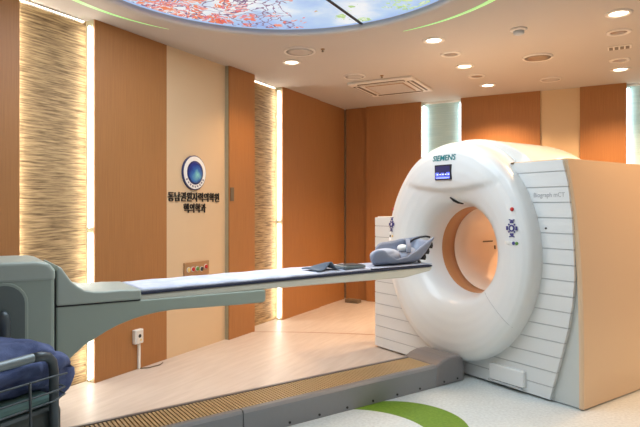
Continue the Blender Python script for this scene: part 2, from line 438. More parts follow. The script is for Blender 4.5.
disc_cover('ceiling_speaker', -2.918, 6.367, .14, 'round ceiling speaker cover beside the air conditioner', 'ceiling speaker', 'ceiling', 'round ceiling speaker covers')
disc_cover('ceiling_speaker', -.775, 6.513, .16, 'round ceiling speaker cover between the two downlight rows', 'ceiling speaker', 'dimlens', 'round ceiling speaker covers')
disc_cover('ceiling_speaker', -.761, 7.711, .13, 'pale round ceiling cover near the back wall between downlight rows', 'ceiling speaker', 'ceiling', 'round ceiling speaker covers')
o = thing('smoke_detector', 'small smoke detector between the downlight rows', 'smoke detector', (-.808, 5.405, ZC))
obj('base', LT([(.075, 0), (.075, -.015), (.06, -.02)], 28, cap=True), 'trimw', o, smooth=True)
obj('sensor', LT([(.05, -.02), (.05, -.045), (.03, -.055)], 24, cap=True), 'groove', o, smooth=True)
o = thing('ceiling_vent', 'small slotted ceiling fitting in the right downlight row', 'vent', (.018, 6.506, ZC))
obj('frame', BX(-.11, .11, -.07, .07, -.01, 0), 'trimw', o, bevel=.004)
bm = bmesh.new()
for k in range(4): box(bm, -.095+.05*k, -.06+.05*k, -.05, .05, -.014, -.01)
obj('slot', bm, 'ribdark', o)
for x, y, l in [(-2.714, 5.121, 'tiny sprinkler head beside the large speaker cover'), (-2.605, 6.5, 'tiny sprinkler head just before the air conditioner')]:
    o = thing('sprinkler', l, 'sprinkler', (x, y, ZC), 0, 'ceiling sprinklers')
    obj('collar', LT([(.022, 0), (.018, -.012)], 16, cap=True), 'plate', o)
    obj('nozzle', LT([(.006, -.012), (.006, -.025), (.014, -.027), (.014, -.031)], 12, cap=True), 'ribdark', o)
# cassette air conditioner
o = thing('air_conditioner', 'square ceiling cassette air conditioner with slatted edges', 'air conditioner', (-2.72, 7.12, ZC))
W = .45
obj('frame', PR([(-W, -W), (W, -W), (W, W), (-W, W)], 'z', -.035, 0), 'trimw', o, bevel=.012)
for k in range(4):
    bm = BX(-.32, .32, -.415, -.335, -.042, -.034)
    bmesh.ops.rotate(bm, verts=bm.verts, matrix=Matrix.Rotation(k*PI/2, 3, 'Z')); obj('air_slot', bm, 'ribdark', o)
    bm = bmesh.new()
    for j in range(1): box(bm, -.32, .32, -.392, -.366, -.046, -.040)
    bmesh.ops.rotate(bm, verts=bm.verts, matrix=Matrix.Rotation(k*PI/2, 3, 'Z')); obj('louvre', bm, 'trimw', o)
gr = obj('intake_grille', BX(-.27, .27, -.27, .27, -.043, -.036), 'plate', o, bevel=.003)
bm = bmesh.new()
for k in range(17): box(bm, -.25, .25, -.25+.0305*k, -.238+.0305*k, -.047, -.043)
obj('grille_bar', bm, 'trimw', gr)

# ---------------------------------------------------------------- emblem, lettering, wall fittings
FX = XL
o = thing('round_emblem', 'round blue and white emblem sign on the cream wall', 'emblem', (FX, 4.65, 1.92))
obj('plaque', LT([(.187, .0), (.187, .018), (.18, .022)], 48, axis='x', cap=True), 'bluerim', o)
obj('white_disc', LT([(.176, .022), (.176, .025)], 48, axis='x', cap=True), 'plastic', o)
obj('blue_line', LT([(.128, .025), (.128, .027)], 48, axis='x', cap=True), 'bluerim', o)
obj('globe', LT([(.120, .027), (.10, .033), (.05, .037), (.005, .038)], 48, axis='x', cap=True), 'globe', o, smooth=True)
chars = "동남권원자력의학원"
bmx = None
for i, ch in enumerate(chars):
    a = R(-150+120*i/(len(chars)-1))
    M4 = Matrix.Translation((.0265, .152*math.cos(a), .152*math.sin(a))) @ Matrix.Rotation(a+PI/2, 4, 'X') @ Matrix.Rotation(PI/2, 4, 'Z') @ Matrix.Rotation(PI/2, 4, 'X')
    text('letter', ch, .028, 'bluerim', o, None, None, matrix=M4, extrude=.001)
o = thing('wall_lettering', 'two lines of raised black Korean lettering under the emblem', 'lettering', (FX, 4.67, 1.5))
text('first_line', chars, .108, 'ink', o, (.006, 0, .150), (PI/2, 0, PI/2), width=.82, bold=.0012, extrude=.006)
text('second_line', "핵의학과", .108, 'ink', o, (.006, .0, .030), (PI/2, 0, PI/2), width=.355, bold=.0012, extrude=.006)
o = thing('gas_outlet_plate', 'bronze wall plate with coloured gas outlets below the emblem', 'wall plate', (FX, 4.69, .88))
obj('plate', BX(0, .02, -.20, .20, -.075, .075), 'plate', o, bevel=.004)
for k, (c, dz) in enumerate([('yellow', 0), ('red', 0), ('green', .0), ('black', -.01), ('red', .01)]):
    q = obj('outlet', LT([(.022, .02), (.022, .032), (.014, .035)], 20, -.14+.07*k, dz, 'x', cap=True), c, o)
    obj('collar', LT([(.028, .0202), (.028, .025), (.0225, .025)], 20, -.14+.07*k, dz, 'x'), 'plastic', q)
o = thing('power_outlet', 'white surface socket on the wood panel with conduit to floor', 'socket', (FX, 3.84, 0))
obj('box', BX(0, .045, -.05, .05, .25, .385), 'plastic', o, bevel=.006)
obj('cover', BX(.045, .05, -.04, .04, .26, .375), 'trimw', o, bevel=.003)
obj('socket', LT([(.018, .05), (.016, .053)], 16, 0, .325, 'x', cap=True), 'black', o)
obj('label_dot', LT([(.010, .05), (.010, .052)], 12, .012, .285, 'x', cap=True), 'yellow', o)
obj('conduit', BX(0, .022, .012, .036, 0.002, .25), 'plastic', o, bevel=.003)
tag(obj('cable', TB([(FX+.02, 3.87, .006), (FX+.08, 3.93, .006), (FX+.10, 4.05, .006), (FX+.07, 4.12, .006)], .005, 6), 'ribdark', smooth=True), 'short dark cable end on the floor below the socket', 'cable')
for x, y, lab in [(FX+.062, 5.25, 'small brown wall plate at the left edge of the narrow wood panel')]:
    tag(obj('wall_switch', BX(x-.002, x+.012, y-.03, y+.03, 1.62, 1.78), 'ribdark', bevel=.003), lab, 'switch')
tag(obj('wall_switch', BX(-.955, -.935, YF-.014, YF, 1.75, 2.15), 'ribdark', bevel=.003), 'tall thin brown strip on the back wood panel beside the cream wall', 'switch')

# ---------------------------------------------------------------- scanner gantry (local frame: x right, y into the machine)
GX, GY, GA = -1.289, 5.202, R(-27.0)
G = thing('scanner_gantry', 'large white ring-shaped medical scanner with striped panels and side tinted by warm light', 'medical scanner', (GX, GY, 0), GA)
ZB = 1.143; RB = .41; EA, EB = .868, 1.01
PROF = [(0, .20), (.012, .10), (.03, .03), (.07, -.035), (.14, -.085), (.25, -.125), (.4, -.158), (.55, -.178), (.7, -.184), (.82, -.178), (.91, -.162), (.965, -.135), (.99, -.095), (1, -.03)]
def prof(s):
    s = max(0, min(1, s))
    for (a, ya), (b, yb) in zip(PROF, PROF[1:]):
        if s <= b:
            t = (s-a)/(b-a); return ya+(yb-ya)*t
    return PROF[-1][1]
def sm(a, b, x):
    t = max(0, min(1, (x-a)/(b-a))); return t*t*(3-2*t)
def bump(x, z):
    zc = 1.705+.25*x*x
    if z < zc-.02: return 0
    k = max(0, 1-(x/.60)**2)
    return .042*k*sm(zc-.007, zc+.007, z)*(1-sm(zc+.05, 2.12, z))
def erad(a): return 1/math.sqrt((math.cos(a)/EA)**2+(math.sin(a)/EB)**2)
def ysurf(x, z):
    a = math.atan2(z-ZB, x); rho = math.hypot(x, z-ZB); re = erad(a)
    return prof((rho-RB)/(re-RB))-bump(x, z)
bm = bmesh.new()
na = 160
ss = []
for (a, _), (b, _) in zip(PROF, PROF[1:]):
    for k in range(5 if b > .3 and b < .95 else 2): ss.append(a+(b-a)*k/(5 if b > .3 and b < .95 else 2))
ss.append(1)
grid = []
for s in ss:
    row = []
    for k in range(na):
        a = 2*PI*k/na; rho = RB+(erad(a)-RB)*s
        x, z = rho*math.cos(a), ZB+rho*math.sin(a)
        row.append(bm.verts.new((x, ysurf(x, z), z)))
    grid.append(row)
row = []
for k in range(na):
    a = 2*PI*k/na; rho = erad(a); row.append(bm.verts.new((rho*math.cos(a), .12, ZB+rho*math.sin(a))))
grid.append(row)
for r0, r1 in zip(grid, grid[1:]):
    for k in range(na): bm.faces.new((r0[k], r0[(k+1) % na], r1[(k+1) % na], r1[k]))
front = obj('front_cover', bm, 'white', G, smooth=True)
# bore
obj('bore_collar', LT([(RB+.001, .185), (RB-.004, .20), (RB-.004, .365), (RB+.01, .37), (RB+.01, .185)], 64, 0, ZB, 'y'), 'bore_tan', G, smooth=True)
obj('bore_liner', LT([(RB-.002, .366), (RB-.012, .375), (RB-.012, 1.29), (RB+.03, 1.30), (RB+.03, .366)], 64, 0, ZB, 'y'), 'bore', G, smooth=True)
def strip_arc(r, y0, y1, a0, a1, th=.004):
    bm = bmesh.new(); prev = None
    for k in range(13):
        a = a0+(a1-a0)*k/12
        q = [bm.verts.new((rr*math.cos(a), y, ZB+rr*math.sin(a))) for rr, y in ((r, y0), (r, y1), (r-th, y1), (r-th, y0))]
        if prev:
            for i in range(4): bm.faces.new((prev[i], prev[(i+1) % 4], q[(i+1) % 4], q[i]))
        prev = q
    return bm
obj('laser_slot', strip_arc(RB-.0125, .80, .96, R(176), R(174)), 'ribdark', G)
obj('laser_slot', strip_arc(RB-.0125, .99, 1.01, R(182), R(188)), 'ribdark', G)
obj('front_seam', TB([(x, ysurf(x, z)-.0005, z) for x, z in [(.34+.33*t, .80-.24*t+.02*math.sin(t*PI)) for t in [i/12 for i in range(13)]]], .0025, 6), 'groove', G)
# housing outline helper
def xr(z): return 1.192-.138*(z/1.93)**3.2      # right front corner line, leaning in towards the top
poly = [(xr(z), z) for z in [.01, .5, 1.0, 1.25, 1.5, 1.63, 1.75, 1.83, 1.925]]
# front core (white/grey), full depth
left_lo = [(-.95, 1.86), (-1.02, 1.44), (-1.06, .8), (-1.06, .03)]
bm = bmesh.new()
prism(bm, [(p[0]-.012, p[1]) for p in poly]+[(.95, 1.93), (-.4, 1.93), (-.62, 1.85), (-.8, 1.44), (-1.0, .9), (-1.05, .01)], 'y', .0, .45)
# hole for the bore is cut with a boolean below
body = obj('front_housing', bm, 'house', G)
def arch(r, top, n=48):
    return [(r*math.cos(PI*k/n), 1.2+(top-1.2)*math.sin(PI*k/n)**.92) for k in range(n+1)]
bm = bmesh.new()
prism(bm, [(1.0, .05), (1.0, 1.2)]+arch(1.01, 2.185)+[(-1.0, .05)], 'y', .10, .98)
rear = obj('rear_cover', bm, 'white', G, bevel=.05, smooth=False, seg=4)
for f in rear.data.polygons: f.use_smooth = True
bm = bmesh.new(); prism(bm, [(1.04, .01), (1.04, 1.88), (-1.04, 1.88), (-1.16, 1.4), (-1.16, .03)], 'y', .5, 1.32)
back = obj('rear_housing', bm, 'house', G)
# boolean cutter evaluated at build time
def cut(o, r, y0, y1):
    c = obj('cutter', LT([(r, y0), (r, y1)], 64, 0, ZB, 'y', cap=True), 'white', G)
    md = o.modifiers.new('cut', 'BOOLEAN'); md.operation = 'DIFFERENCE'; md.object = c; md.solver = 'EXACT'
    bpy.context.view_layer.update()
    dg = bpy.context.evaluated_depsgraph_get()
    me = bpy.data.meshes.new_from_object(o.evaluated_get(dg))
    o.modifiers.clear(); o.data = me
    bpy.data.objects.remove(c)
cut(body, RB+.04, -.5, 2); cut(rear, RB+.04, -.5, 2); cut(back, RB+.04, -.5, 2)
# side cover, warm light tinted into its colour, with curved front edge
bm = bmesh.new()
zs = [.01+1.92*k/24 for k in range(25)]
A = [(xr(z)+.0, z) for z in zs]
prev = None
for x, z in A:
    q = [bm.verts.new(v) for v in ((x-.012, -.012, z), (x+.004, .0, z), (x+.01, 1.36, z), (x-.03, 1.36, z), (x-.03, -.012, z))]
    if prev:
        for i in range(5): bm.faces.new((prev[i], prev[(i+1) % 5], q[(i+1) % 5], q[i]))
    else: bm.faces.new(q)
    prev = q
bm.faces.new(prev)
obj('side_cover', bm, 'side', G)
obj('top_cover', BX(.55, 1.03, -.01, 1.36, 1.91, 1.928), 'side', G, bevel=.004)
# cover screws on the warm-tinted side
obj('side_screw', LT([(.008, 1.184), (.008, 1.188)], 10, .17, .12, 'x', cap=True), 'black', G)
obj('side_screw', LT([(.008, 1.184), (.008, 1.188)], 10, .85, .12, 'x', cap=True), 'black', G)
# striped panels: one mesh each, grooves between the boards
def rp(z):
    pts = [(.02, .93), (.15, .965), (.35, 1.02), (.6, 1.085), (.8, 1.12), (1.0, 1.138), (1.25, 1.13), (1.5, 1.115), (1.75, 1.08), (1.91, 1.04)]
    for (a, xa), (b, xb) in zip(pts, pts[1:]):
        if z <= b: return xa+(xb-xa)*(z-a)/(b-a)
    return pts[-1][1]
def lp(z):
    d = 1-((z-ZB)/(EB+.01))**2
    return (EA+.01)*math.sqrt(d) if d > 0 else 0.
def ell(z): return max(lp(z)-.05, .0)
def striped(sign, ztop, right, low=.015):
    bm = bmesh.new()
    z1 = ztop; edges = [1.83-.122*k for k in range(15)]
    bounds = [ztop]+[e for e in edges if low+.02 < e < ztop-.02]+[low]
    for hi, lo in zip(bounds, bounds[1:]):
        lo2, hi2 = lo+.0045, hi-.0045; prev = None
        for k in range(7):
            z = lo2+(hi2-lo2)*k/6
            xi, xo = ell(z), right(z)
            nx = 7
            F = [bm.verts.new((sign*(xi+(xo-xi)*j/nx), -.036, z)) for j in range(nx+1)]
            B = [bm.verts.new((sign*(xi+(xo-xi)*j/nx), -.004, z)) for j in range(nx+1)]
            if prev:
                for j in range(nx):
                    bm.faces.new((prev[0][j], prev[0][j+1], F[j+1], F[j])); bm.faces.new((prev[1][j], prev[1][j+1], B[j+1], B[j]))
                for j in (0, nx): bm.faces.new((prev[0][j], F[j], B[j], prev[1][j]))
            if k in (0, 6):
                for j in range(nx): bm.faces.new((F[j], F[j+1], B[j+1], B[j]))
            prev = (F, B)
    return bm
obj('striped_panel', striped(1, 1.924, rp), 'stripe', G)
obj('groove_backing', PR([(ell(z)+.0, z) for z in [.07+.06*k for k in range(31)]]+[(rp(z)-.006, z) for z in reversed([.07+.06*k for k in range(31)])], 'y', -.030, -.002), 'groove', G)
def rl(z): return 1.195
obj('striped_panel', striped(-1, 1.44, rl), 'stripe', G)
obj('groove_backing', PR([(-ell(z)-.0, z) for z in [.07+.0675*k for k in range(21)]]+[(-1.188, 1.42), (-1.188, .07)], 'y', -.030, -.002), 'groove', G)
obj('left_housing', BX(-1.195, -.9, -.002, .5, .012, 1.445), 'house', G, bevel=.006)
obj('base_shade_slab', BX(-1.19, 1.15, .03, 1.30, 0, .03), 'darkgap', G)  # black slab stands in for the shadow gap under the gantry
# lower front skirt behind ring, so that the bottom reaches the floor
obj('front_skirt', BX(-.95, .95, -.006, .03, .010, .5), 'house', G)
# vent box
vb = obj('cable_cover', BX(.37, .72, -.075, -.024, .055, .195), 'white', G, bevel=.012)
obj('cover_slot', BX(.36, .69, -.070, -.03, .040, .054), 'groove', vb)
# screen, lettering and controls set on the curved front
def surf_matrix(x, z, off=.003):
    e = .03
    y = ysurf(x, z)
    dx = (ysurf(x+e, z)-ysurf(x-e, z))/(2*e); dz = (ysurf(x, z+e)-ysurf(x, z-e))/(2*e)
    nrm = Vector((dx, -1, dz)).normalized()
    up = Vector((0, dz, 1)); up = (up-nrm*up.dot(nrm)).normalized(); rt = up.cross(nrm)
    m3 = Matrix((rt, up, nrm)).transposed().to_4x4()
    return Matrix.Translation(Vector((x, y, z))+nrm*off) @ m3
sx, sz = -.032, 1.868
sm4 = surf_matrix(sx, sz, .004)
def on(name, bm, mat, parent, m4, bevel=0):
    bmesh.ops.transform(bm, matrix=m4, verts=bm.verts)
    return obj(name, bm, mat, parent, bevel=bevel)
scr = on('display_screen', BX(-.098, .098, -.07, .07, -.02, .006), 'black', G, sm4, .004)
on('screen_glass', BX(-.085, .085, -.058, .058, .006, .0075), 'screen', scr, sm4)
bm = BX(-.085, .085, -.058, -.034, .0076, .0085); box(bm, -.085, -.045, -.03, .0, .0076, .0085); box(bm, -.02, .02, -.03, -.004, .0076, .0085); box(bm, .045, .085, -.03, .0, .0076, .0085)
on('screen_bar', bm, 'screenb', scr, sm4)
bm = BX(-.075, .075, -.053, -.049, .0086, .009)
for k in range(5): box(bm, -.07+.033*k, -.052+.033*k, -.024, -.014, .0086, .009)
on('screen_mark', bm, 'screenw', scr, sm4)
ml = text('maker_lettering', 'SIEMENS', .074, 'teal', G, (0, 0, 0), (0, 0, 0), width=.275, bold=.0006, extrude=.002)
for v in ml.data.vertices:      # the letters follow the curved cover
    x, z = -.035+v.co.x, 2.0+v.co.y
    v.co = Vector((x, ysurf(x, z)-.004-v.co.z, z))
text('model_lettering', 'Biograph mCT', .052, 'inkgrey', G, (.925, -.0365, 1.645), (PI/2, 0, 0), width=.27, bold=.0004, extrude=.0008)
def controls(x, z, nm):
    m = surf_matrix(x, z, .001)
    c = on('control_pad', LT([(.028, 0), (.028, .006), (.017, .008), (.017, 0)], 16, cap=False), 'blue', G, m)
    on('pad_centre', LT([(.0165, -.004), (.0165, .004)], 16, cap=True), 'plastic', c, m)
    for a in range(8):
        an = a*PI/4; r = .045 if a % 2 == 0 else .038
        b = bmesh.new()
        if a % 2 == 0: box(b, -.008, .008, -.016, .016, 0, .006)
        else: box(b, -.006, .006, -.006, .006, 0, .006)
        on('key', b, 'blue', c, m @ Matrix.Translation((r*math.cos(an), r*math.sin(an)*1.1, 0)) @ Matrix.Rotation(an, 4, 'Z'))
    for sgn in (1, -1):
        on('key', PR([(-.026, .066*sgn), (0, .058*sgn), (.026, .066*sgn), (.026, .074*sgn), (0, .067*sgn), (-.026, .074*sgn)], 'z', 0, .005), 'blue', c, m)
    on('stop_button', LT([(.016, -.01), (.016, .008), (.008, .014)], 20, cap=True), 'red', G, surf_matrix(x+(.0 if nm else -.0), z+.155, .0))
controls(.688, 1.377, 1); controls(-.765, 1.372, 0)
for k in range(5):
    on('status_light', LT([(.014, -.006), (.014, .005)], 12, cap=True), ['plastic', 'plastic', 'plastic', 'blue', 'green'][k], G, surf_matrix(.618+.029*k, 1.255, 0))
for k in range(2):
    on('status_light', LT([(.012, -.004), (.012, .004)], 12, cap=True), ['black', 'yellow'][k], G, surf_matrix(-.79+.04*k, 1.25, 0))
on('panel_latch', LT([(.008, -.004), (.008, .004)], 12, cap=True), 'black', G, Matrix.Translation((.90, -.038, 1.38)) @ Matrix.Rotation(PI/2, 4, 'X'))
obj('laser_hook', TB([(x, ysurf(x, z)-.012, z) for x, z in [(-.048, 1.640), (-.03, 1.61), (-.005, 1.592), (.035, 1.580)]], [.006, .012, .012, .006], 8), 'black', G, smooth=True)
obj('edge_clip', BX(.575, .60, -.045, -.026, 1.91, 1.926), 'ribdark', G)

# ---------------------------------------------------------------- floor track
T = thing('floor_track', 'long grey floor track with tan ribbed top leading to the scanner', 'floor track', (GX, GY, 0), GA)
YE = -4.7
obj('base', BX(-.20, .12, YE, -.40, 0, .165), 'ribdark', T)
obj('back_rail', BX(-.215, -.185, YE, -.44, .0, .185), 'block', T, bevel=.004)
for a, b in ((YE, -2.353), (-2.347, -.46)):
    obj('side_rail', PR([(.105, .0), (.165, .0), (.165, .165), (.150, .185), (.105, .185)], 'y', a, b), 'rail', T, bevel=.004)
bm = bmesh.new(); y = -4.65
while y < -.50:
    box(bm, -.182, .103, y, y+.016, .165, .178); y += .026
obj('grating', bm, 'rib', T)
obj('end_block', PR([(-.52, 0), (-.16, 0), (-.15, .14), (-.17, .205), (-.24, .235), (-.36, .235), (-.44, .215), (-.50, .185)], 'x', -.24, .172), 'block', T, bevel=.02, seg=3)
for k in range(12):
    obj('bolt', LT([(.009, .165), (.009, .171)], 10, -.706-.256*k, .027, 'x', cap=True), 'black', T)
for k in range(2):
    obj('bolt', LT([(.009, .17), (.009, .177)], 10, -.25-.17*k, .035, 'x', cap=True), 'black', T)

# ---------------------------------------------------------------- patient table
P = thing('patient_table', 'long narrow white patient table cantilevered from a grey-green pedestal', 'examination table', (GX, GY, 0), GA)
slabp = [(-3.05, .985), (-3.05, 1.03), (-.60, 1.048), (-.585, 1.04), (-.62, 1.012), (-.9, .975), (-2.2, .99)]
obj('tabletop', PR(slabp, 'x', -.2, .2), 'slab', P, bevel=.012, seg=3)
obj('edge_trim', PR([(-3.05, 1.031), (-3.05, 1.043), (-.60, 1.061), (-.60, 1.049)], 'x', -.206, .206), 'navy', P, bevel=.002)
bm = bmesh.new(); nn = 60; g = []
for i in range(nn+1):
    t = i/nn*.75; yy = -3.05+2.38*t
    g.append([bm.verts.new((x, yy, 1.045+.018*t+dz+(.0015*math.sin(yy*23+x*9) if dz > .01 else 0))) for x, dz in ((-.196, 0), (-.196, .012), (-.17, .022), (-.08, .020), (0, .019), (.08, .020), (.17, .022), (.196, .012), (.196, 0))])
for a, b in zip(g, g[1:]):
    for j in range(9): bm.faces.new((a[j], a[(j+1) % 9], b[(j+1) % 9], b[j]))
bm.faces.new(g[0]); bm.faces.new(g[-1])
obj('mattress', bm, 'sheet', P, smooth=True)
# upper arm cover and lower arm
top = [(-3.505, 1.235), (-3.479, 1.217), (-3.455, 1.18), (-3.43, 1.142), (-3.395, 1.11), (-3.361, 1.087), (-3.31, 1.074), (-3.25, 1.070), (-3.171, 1.071), (-3.045, 1.064)]
obj('arm_cover', PR(top+[(-3.045, 1.004), (-3.505, 1.011)], 'x', -.222, .222), 'grey', P, bevel=.012, seg=3)
low = [(-3.505, .62), (-3.46, .69), (-3.413, .732), (-3.36, .775), (-3.313, .801), (-3.24, .84), (-3.171, .869), (-3.1, .89), (-3.042, .903), (-2.95, .916), (-2.85, .921), (-2.6, .913), (-2.4, .906), (-2.225, .905), (-2.205, .915), (-2.205, .99), (-3.045, 1.0), (-3.505, 1.007)]
obj('support_arm', PR(low, 'x', -.215, .215), 'grey_lo', P, bevel=.010, seg=3)
obj('arm_seam', PR([(-3.505, 1.003), (-3.505, 1.015), (-3.05, 1.008), (-3.05, .998)], 'x', -.214, .214), 'black', P)
obj('pedestal_gap', BX(-.205, .205, -3.518, -3.498, .30, 1.20), 'black', P)
ped = obj('pedestal', PR([(-3.515, .19), (-3.515, 1.205), (-3.545, 1.245), (-3.60, 1.257), (-3.8, 1.260), (-4.5, 1.25), (-4.55, 1.2), (-4.55, .19)], 'x', -.235, .235), 'grey_lo', P, bevel=.02, seg=3)
obj('pedestal_cap', PR([(-3.512, 1.15), (-3.512, 1.208), (-3.542, 1.249), (-3.60, 1.262), (-3.8, 1.265), (-4.5, 1.255), (-4.555, 1.2), (-4.555, 1.16)], 'x', -.240, .240), 'grey', P, bevel=.02, seg=3)
# rounded recess and round handle
def stadium(y, z0, z1, r, n=12):
    pts = [(y+r*math.cos(PI*k/n), z1+r*math.sin(PI*k/n)) for k in range(n+1)]
    return pts+[(y-r*math.cos(PI*k/n), z0-r*math.sin(PI*k/n)) for k in range(n+1)]
rc = obj('recess_rim', PR(stadium(-3.76, .55, 1.045, .115), 'x', .236, .243), 'grey_lo', P, bevel=.004)
rr = obj('recess', PR(stadium(-3.76, .55, 1.045, .100), 'x', .243, .2445), 'recess', rc)
obj('lift_handle', TB([(.262, -3.76, .5), (.262, -3.76, .95), (.262, -3.76, 1.0), (.262, -3.76, 1.02)], [.035, .035, .03, .012], 16), 'steel', P, smooth=True)
obj('foot_carriage', BX(-.17, .10, -4.5, -3.55, .18, .20), 'block', P)

# ---------------------------------------------------------------- head holder on the table
H = thing('head_holder', 'blue-grey cradle head holder with pads at the end of the table', 'head holder', (GX, GY, 0), GA)
zt = 1.068
# cradle shell: cross-section U along the table, rising toward the gantry end
def lerp_tab(tab, y):
    for p, q in zip(tab, tab[1:]):
        if y <= q[0]:
            t = max(0, (y-p[0])/(q[0]-p[0])); t = t*t*(3-2*t)*.5+t*.5
            return [u+(v-u)*t for u, v in zip(p[1:], q[1:])]
    return list(tab[-1][1:])
#      y      near rim  far rim  bottom  half width
ST = [(-1.250, 1.150, 1.150, 1.078, .085), (-1.238, 1.185, 1.190, 1.073, .115), (-1.205, 1.205, 1.215, 1.072, .135), (-1.15, 1.205, 1.238, 1.072, .152),
      (-1.09, 1.160, 1.248, 1.072, .160), (-1.0, 1.125, 1.250, 1.072, .162), (-.88, 1.138, 1.258, 1.072, .162), (-.76, 1.185, 1.270, 1.072, .160),
      (-.68, 1.222, 1.275, 1.080, .156), (-.62, 1.246, 1.276, 1.118, .150), (-.56, 1.268, 1.280, 1.175, .142), (-.505, 1.290, 1.290, 1.245, .128)]
bm = bmesh.new(); rings = []
NS = 40; NU = 22
for i in range(NS+1):
    y = -1.25+.745*i/NS
    nr, fr, bt, w = lerp_tab(ST, y)
    th = .016; tt = i/NS; w *= .8; hc = .035
    out_, in_ = [], []
    for k in range(NU+1):
        a = PI+PI*k/NU; cx_, sn = math.cos(a), math.sin(a)
        rim = fr+(nr-fr)*(.5+.5*cx_)
        u = (1+sn)**1.1
        cc = math.copysign(abs(cx_)**.8, cx_)
        ys = y+.065*(1-tt)+.17*(.5-.5*cx_)*(1-tt)
        out_.append((hc+w*cc, ys, bt+(rim-bt)*u))
        in_.append((hc+(w-th)*cc, ys, max(bt+th*(1-u)+(rim-bt)*u, bt+th*.6)+.001))
    rings.append([bm.verts.new(v) for v in out_+in_[::-1]])
for a, b in zip(rings, rings[1:]):
    m_ = len(a)
    for j in range(m_): bm.faces.new((a[j], a[(j+1) % m_], b[(j+1) % m_], b[j]))
bm.faces.new(rings[0]); bm.faces.new(rings[-1])
obj('cradle', bm, 'shell', H, smooth=True)
obj('foot_plate', BX(-.17, .19, -1.24, -.585, 1.064, 1.071), 'pad', H, bevel=.003)
def blob(bm, c, r, n=20, rot=0):
    q = bmesh.ops.create_uvsphere(bm, u_segments=n, v_segments=n//2, radius=1)
    bmesh.ops.transform(bm, matrix=Matrix.Translation(c) @ Matrix.Rotation(rot, 4, 'X') @ Matrix.Diagonal((*r, 1)), verts=q['verts'])
bm = bmesh.new(); blob(bm, (.04, -.98, 1.148), (.095, .15, .060)); obj('back_cushion', bm, 'pad', H, smooth=True)
bm = bmesh.new(); blob(bm, (.085, -1.00, 1.172), (.045, .085, .038)); obj('side_pad', bm, 'pad', H, smooth=True)
bm = bmesh.new(); blob(bm, (.06, -.80, 1.205), (.05, .05, .030)); obj('chin_pad', bm, 'plastic', H, smooth=True)
bm = bmesh.new(); blob(bm, (.03, -.76, 1.150), (.085, .12, .045), rot=R(18)); obj('head_cushion', bm, 'pad', H, smooth=True)
st = [(.03+.105*math.cos(a), -.80+.13*(1-math.cos(a))*.6, 1.175+.105*math.sin(a)) for a in [PI*k/14 for k in range(15)]]
bm = bmesh.new(); prev = None
for x, y, z in st:
    q = [bm.verts.new(v) for v in ((x, y-.022, z), (x, y+.022, z), (x*.93, y+.022, z-.010), (x*.93, y-.022, z-.010))]
    if prev:
        for i in range(4): bm.faces.new((prev[i], prev[(i+1) % 4], q[(i+1) % 4], q[i]))
    else: bm.faces.new(q)
    prev = q
bm.faces.new(prev); obj('strap', bm, 'shell', H, smooth=False)
obj('strap', TB([(-.02, -.66, 1.235), (.02, -.63, 1.270), (.06, -.60, 1.290), (.10, -.565, 1.297), (.125, -.54, 1.290)], .009, 8), 'black', H, smooth=True)
for k in range(3):
    bm = PR([(-.024, 0), (.022, 0), (.010, .045), (-.012, .03)], 'x', -.03, .03)
    bmesh.ops.transform(bm, matrix=Matrix.Translation((.09, -.525-.042*k, 1.232-.048*k)) @ Matrix.Rotation(R(215), 4, 'X'), verts=bm.verts)
    obj('clip', bm, 'black', H, bevel=.004)
obj('bracket', TB([(.06, -.60, 1.071), (.06, -.63, 1.10), (.06, -.66, 1.12)], .012, 8), 'silver', H, smooth=True)

# folded cloth on the table
bm = bmesh.new(); g = []
for i in range(17):
    t = i/16; row = []
    for j in range(9):
        u = j/8
        y = -1.77+.22*t+.02*(u-.5)
        x = .0+.185*u
        z = 1.087+.002*t+.052*math.exp(-((t-.55)/.16)**2)*(.35+.65*u)+.004*math.sin(9*t+4*u)
        row.append(bm.verts.new((x, y, z)))
    g.append(row)
for a, b in zip(g, g[1:]):
    for j in range(8): bm.faces.new((a[j], a[j+1], b[j+1], b[j]))
D = tag(obj('folded_cloth', bm, 'cloth', smooth=True), 'small dark slate cloth lying creased on the table', 'cloth')
D.location = (GX, GY, 0); D.rotation_euler = (0, 0, GA)
sd = D.modifiers.new('s', 'SOLIDIFY'); sd.thickness = .008; sd.offset = 0
D = thing('padded_strap', 'flat grey padded strap on the table between cloth and head holder', 'strap', (GX, GY, 0), GA)
obj('pad', BX(.05, .19, -1.515, -1.31, 1.083, 1.104), 'silver', D, bevel=.006)
obj('edge_band', BX(.052, .188, -1.49, -1.33, 1.104, 1.107), 'steel', D)

# ---------------------------------------------------------------- hospital stretcher, foreground left
S = thing('hospital_bed', 'dark hospital bed end with silver side rail in the lower left corner', 'bed', (-2.41, .6, 0))
bx0, bx1 = -.30, .30
obj('deck', BX(bx0, bx1, -1.0, .99, .50, .705), 'beddark', S, bevel=.03, seg=3)
obj('mattress', BX(bx0+.02, bx1-.02, -.98, .97, .705, .75), 'bedsheet', S, bevel=.025, seg=3)
for x in (-.24, .24):
    for y in (-.85, .85):
        l = obj('leg', TB([(x, y, .12), (x, y, .52)], .02, 10), 'steel', S, smooth=True)
        obj('caster', LT([(.055, x-.015), (.06, x), (.055, x+.015)], 20, y, .061, 'x', cap=True), 'black', l)
obj('underframe', BX(-.22, .22, -.8, .8, .36, .41), 'steel', S, bevel=.01)
rx = .315
rail = [(rx, -.9, .92), (rx, .2, .93), (rx, .835, .936), (rx, .875, .934), (rx, .905, .924), (rx, .925, .90), (rx, .932, .86), (rx, .934, .60)]
obj('side_rail', TB(rail[:4], .019, 12), 'silver', S, smooth=True)
obj('rail_corner', TB(rail[2:], .0195, 12), 'steel', S, smooth=True)
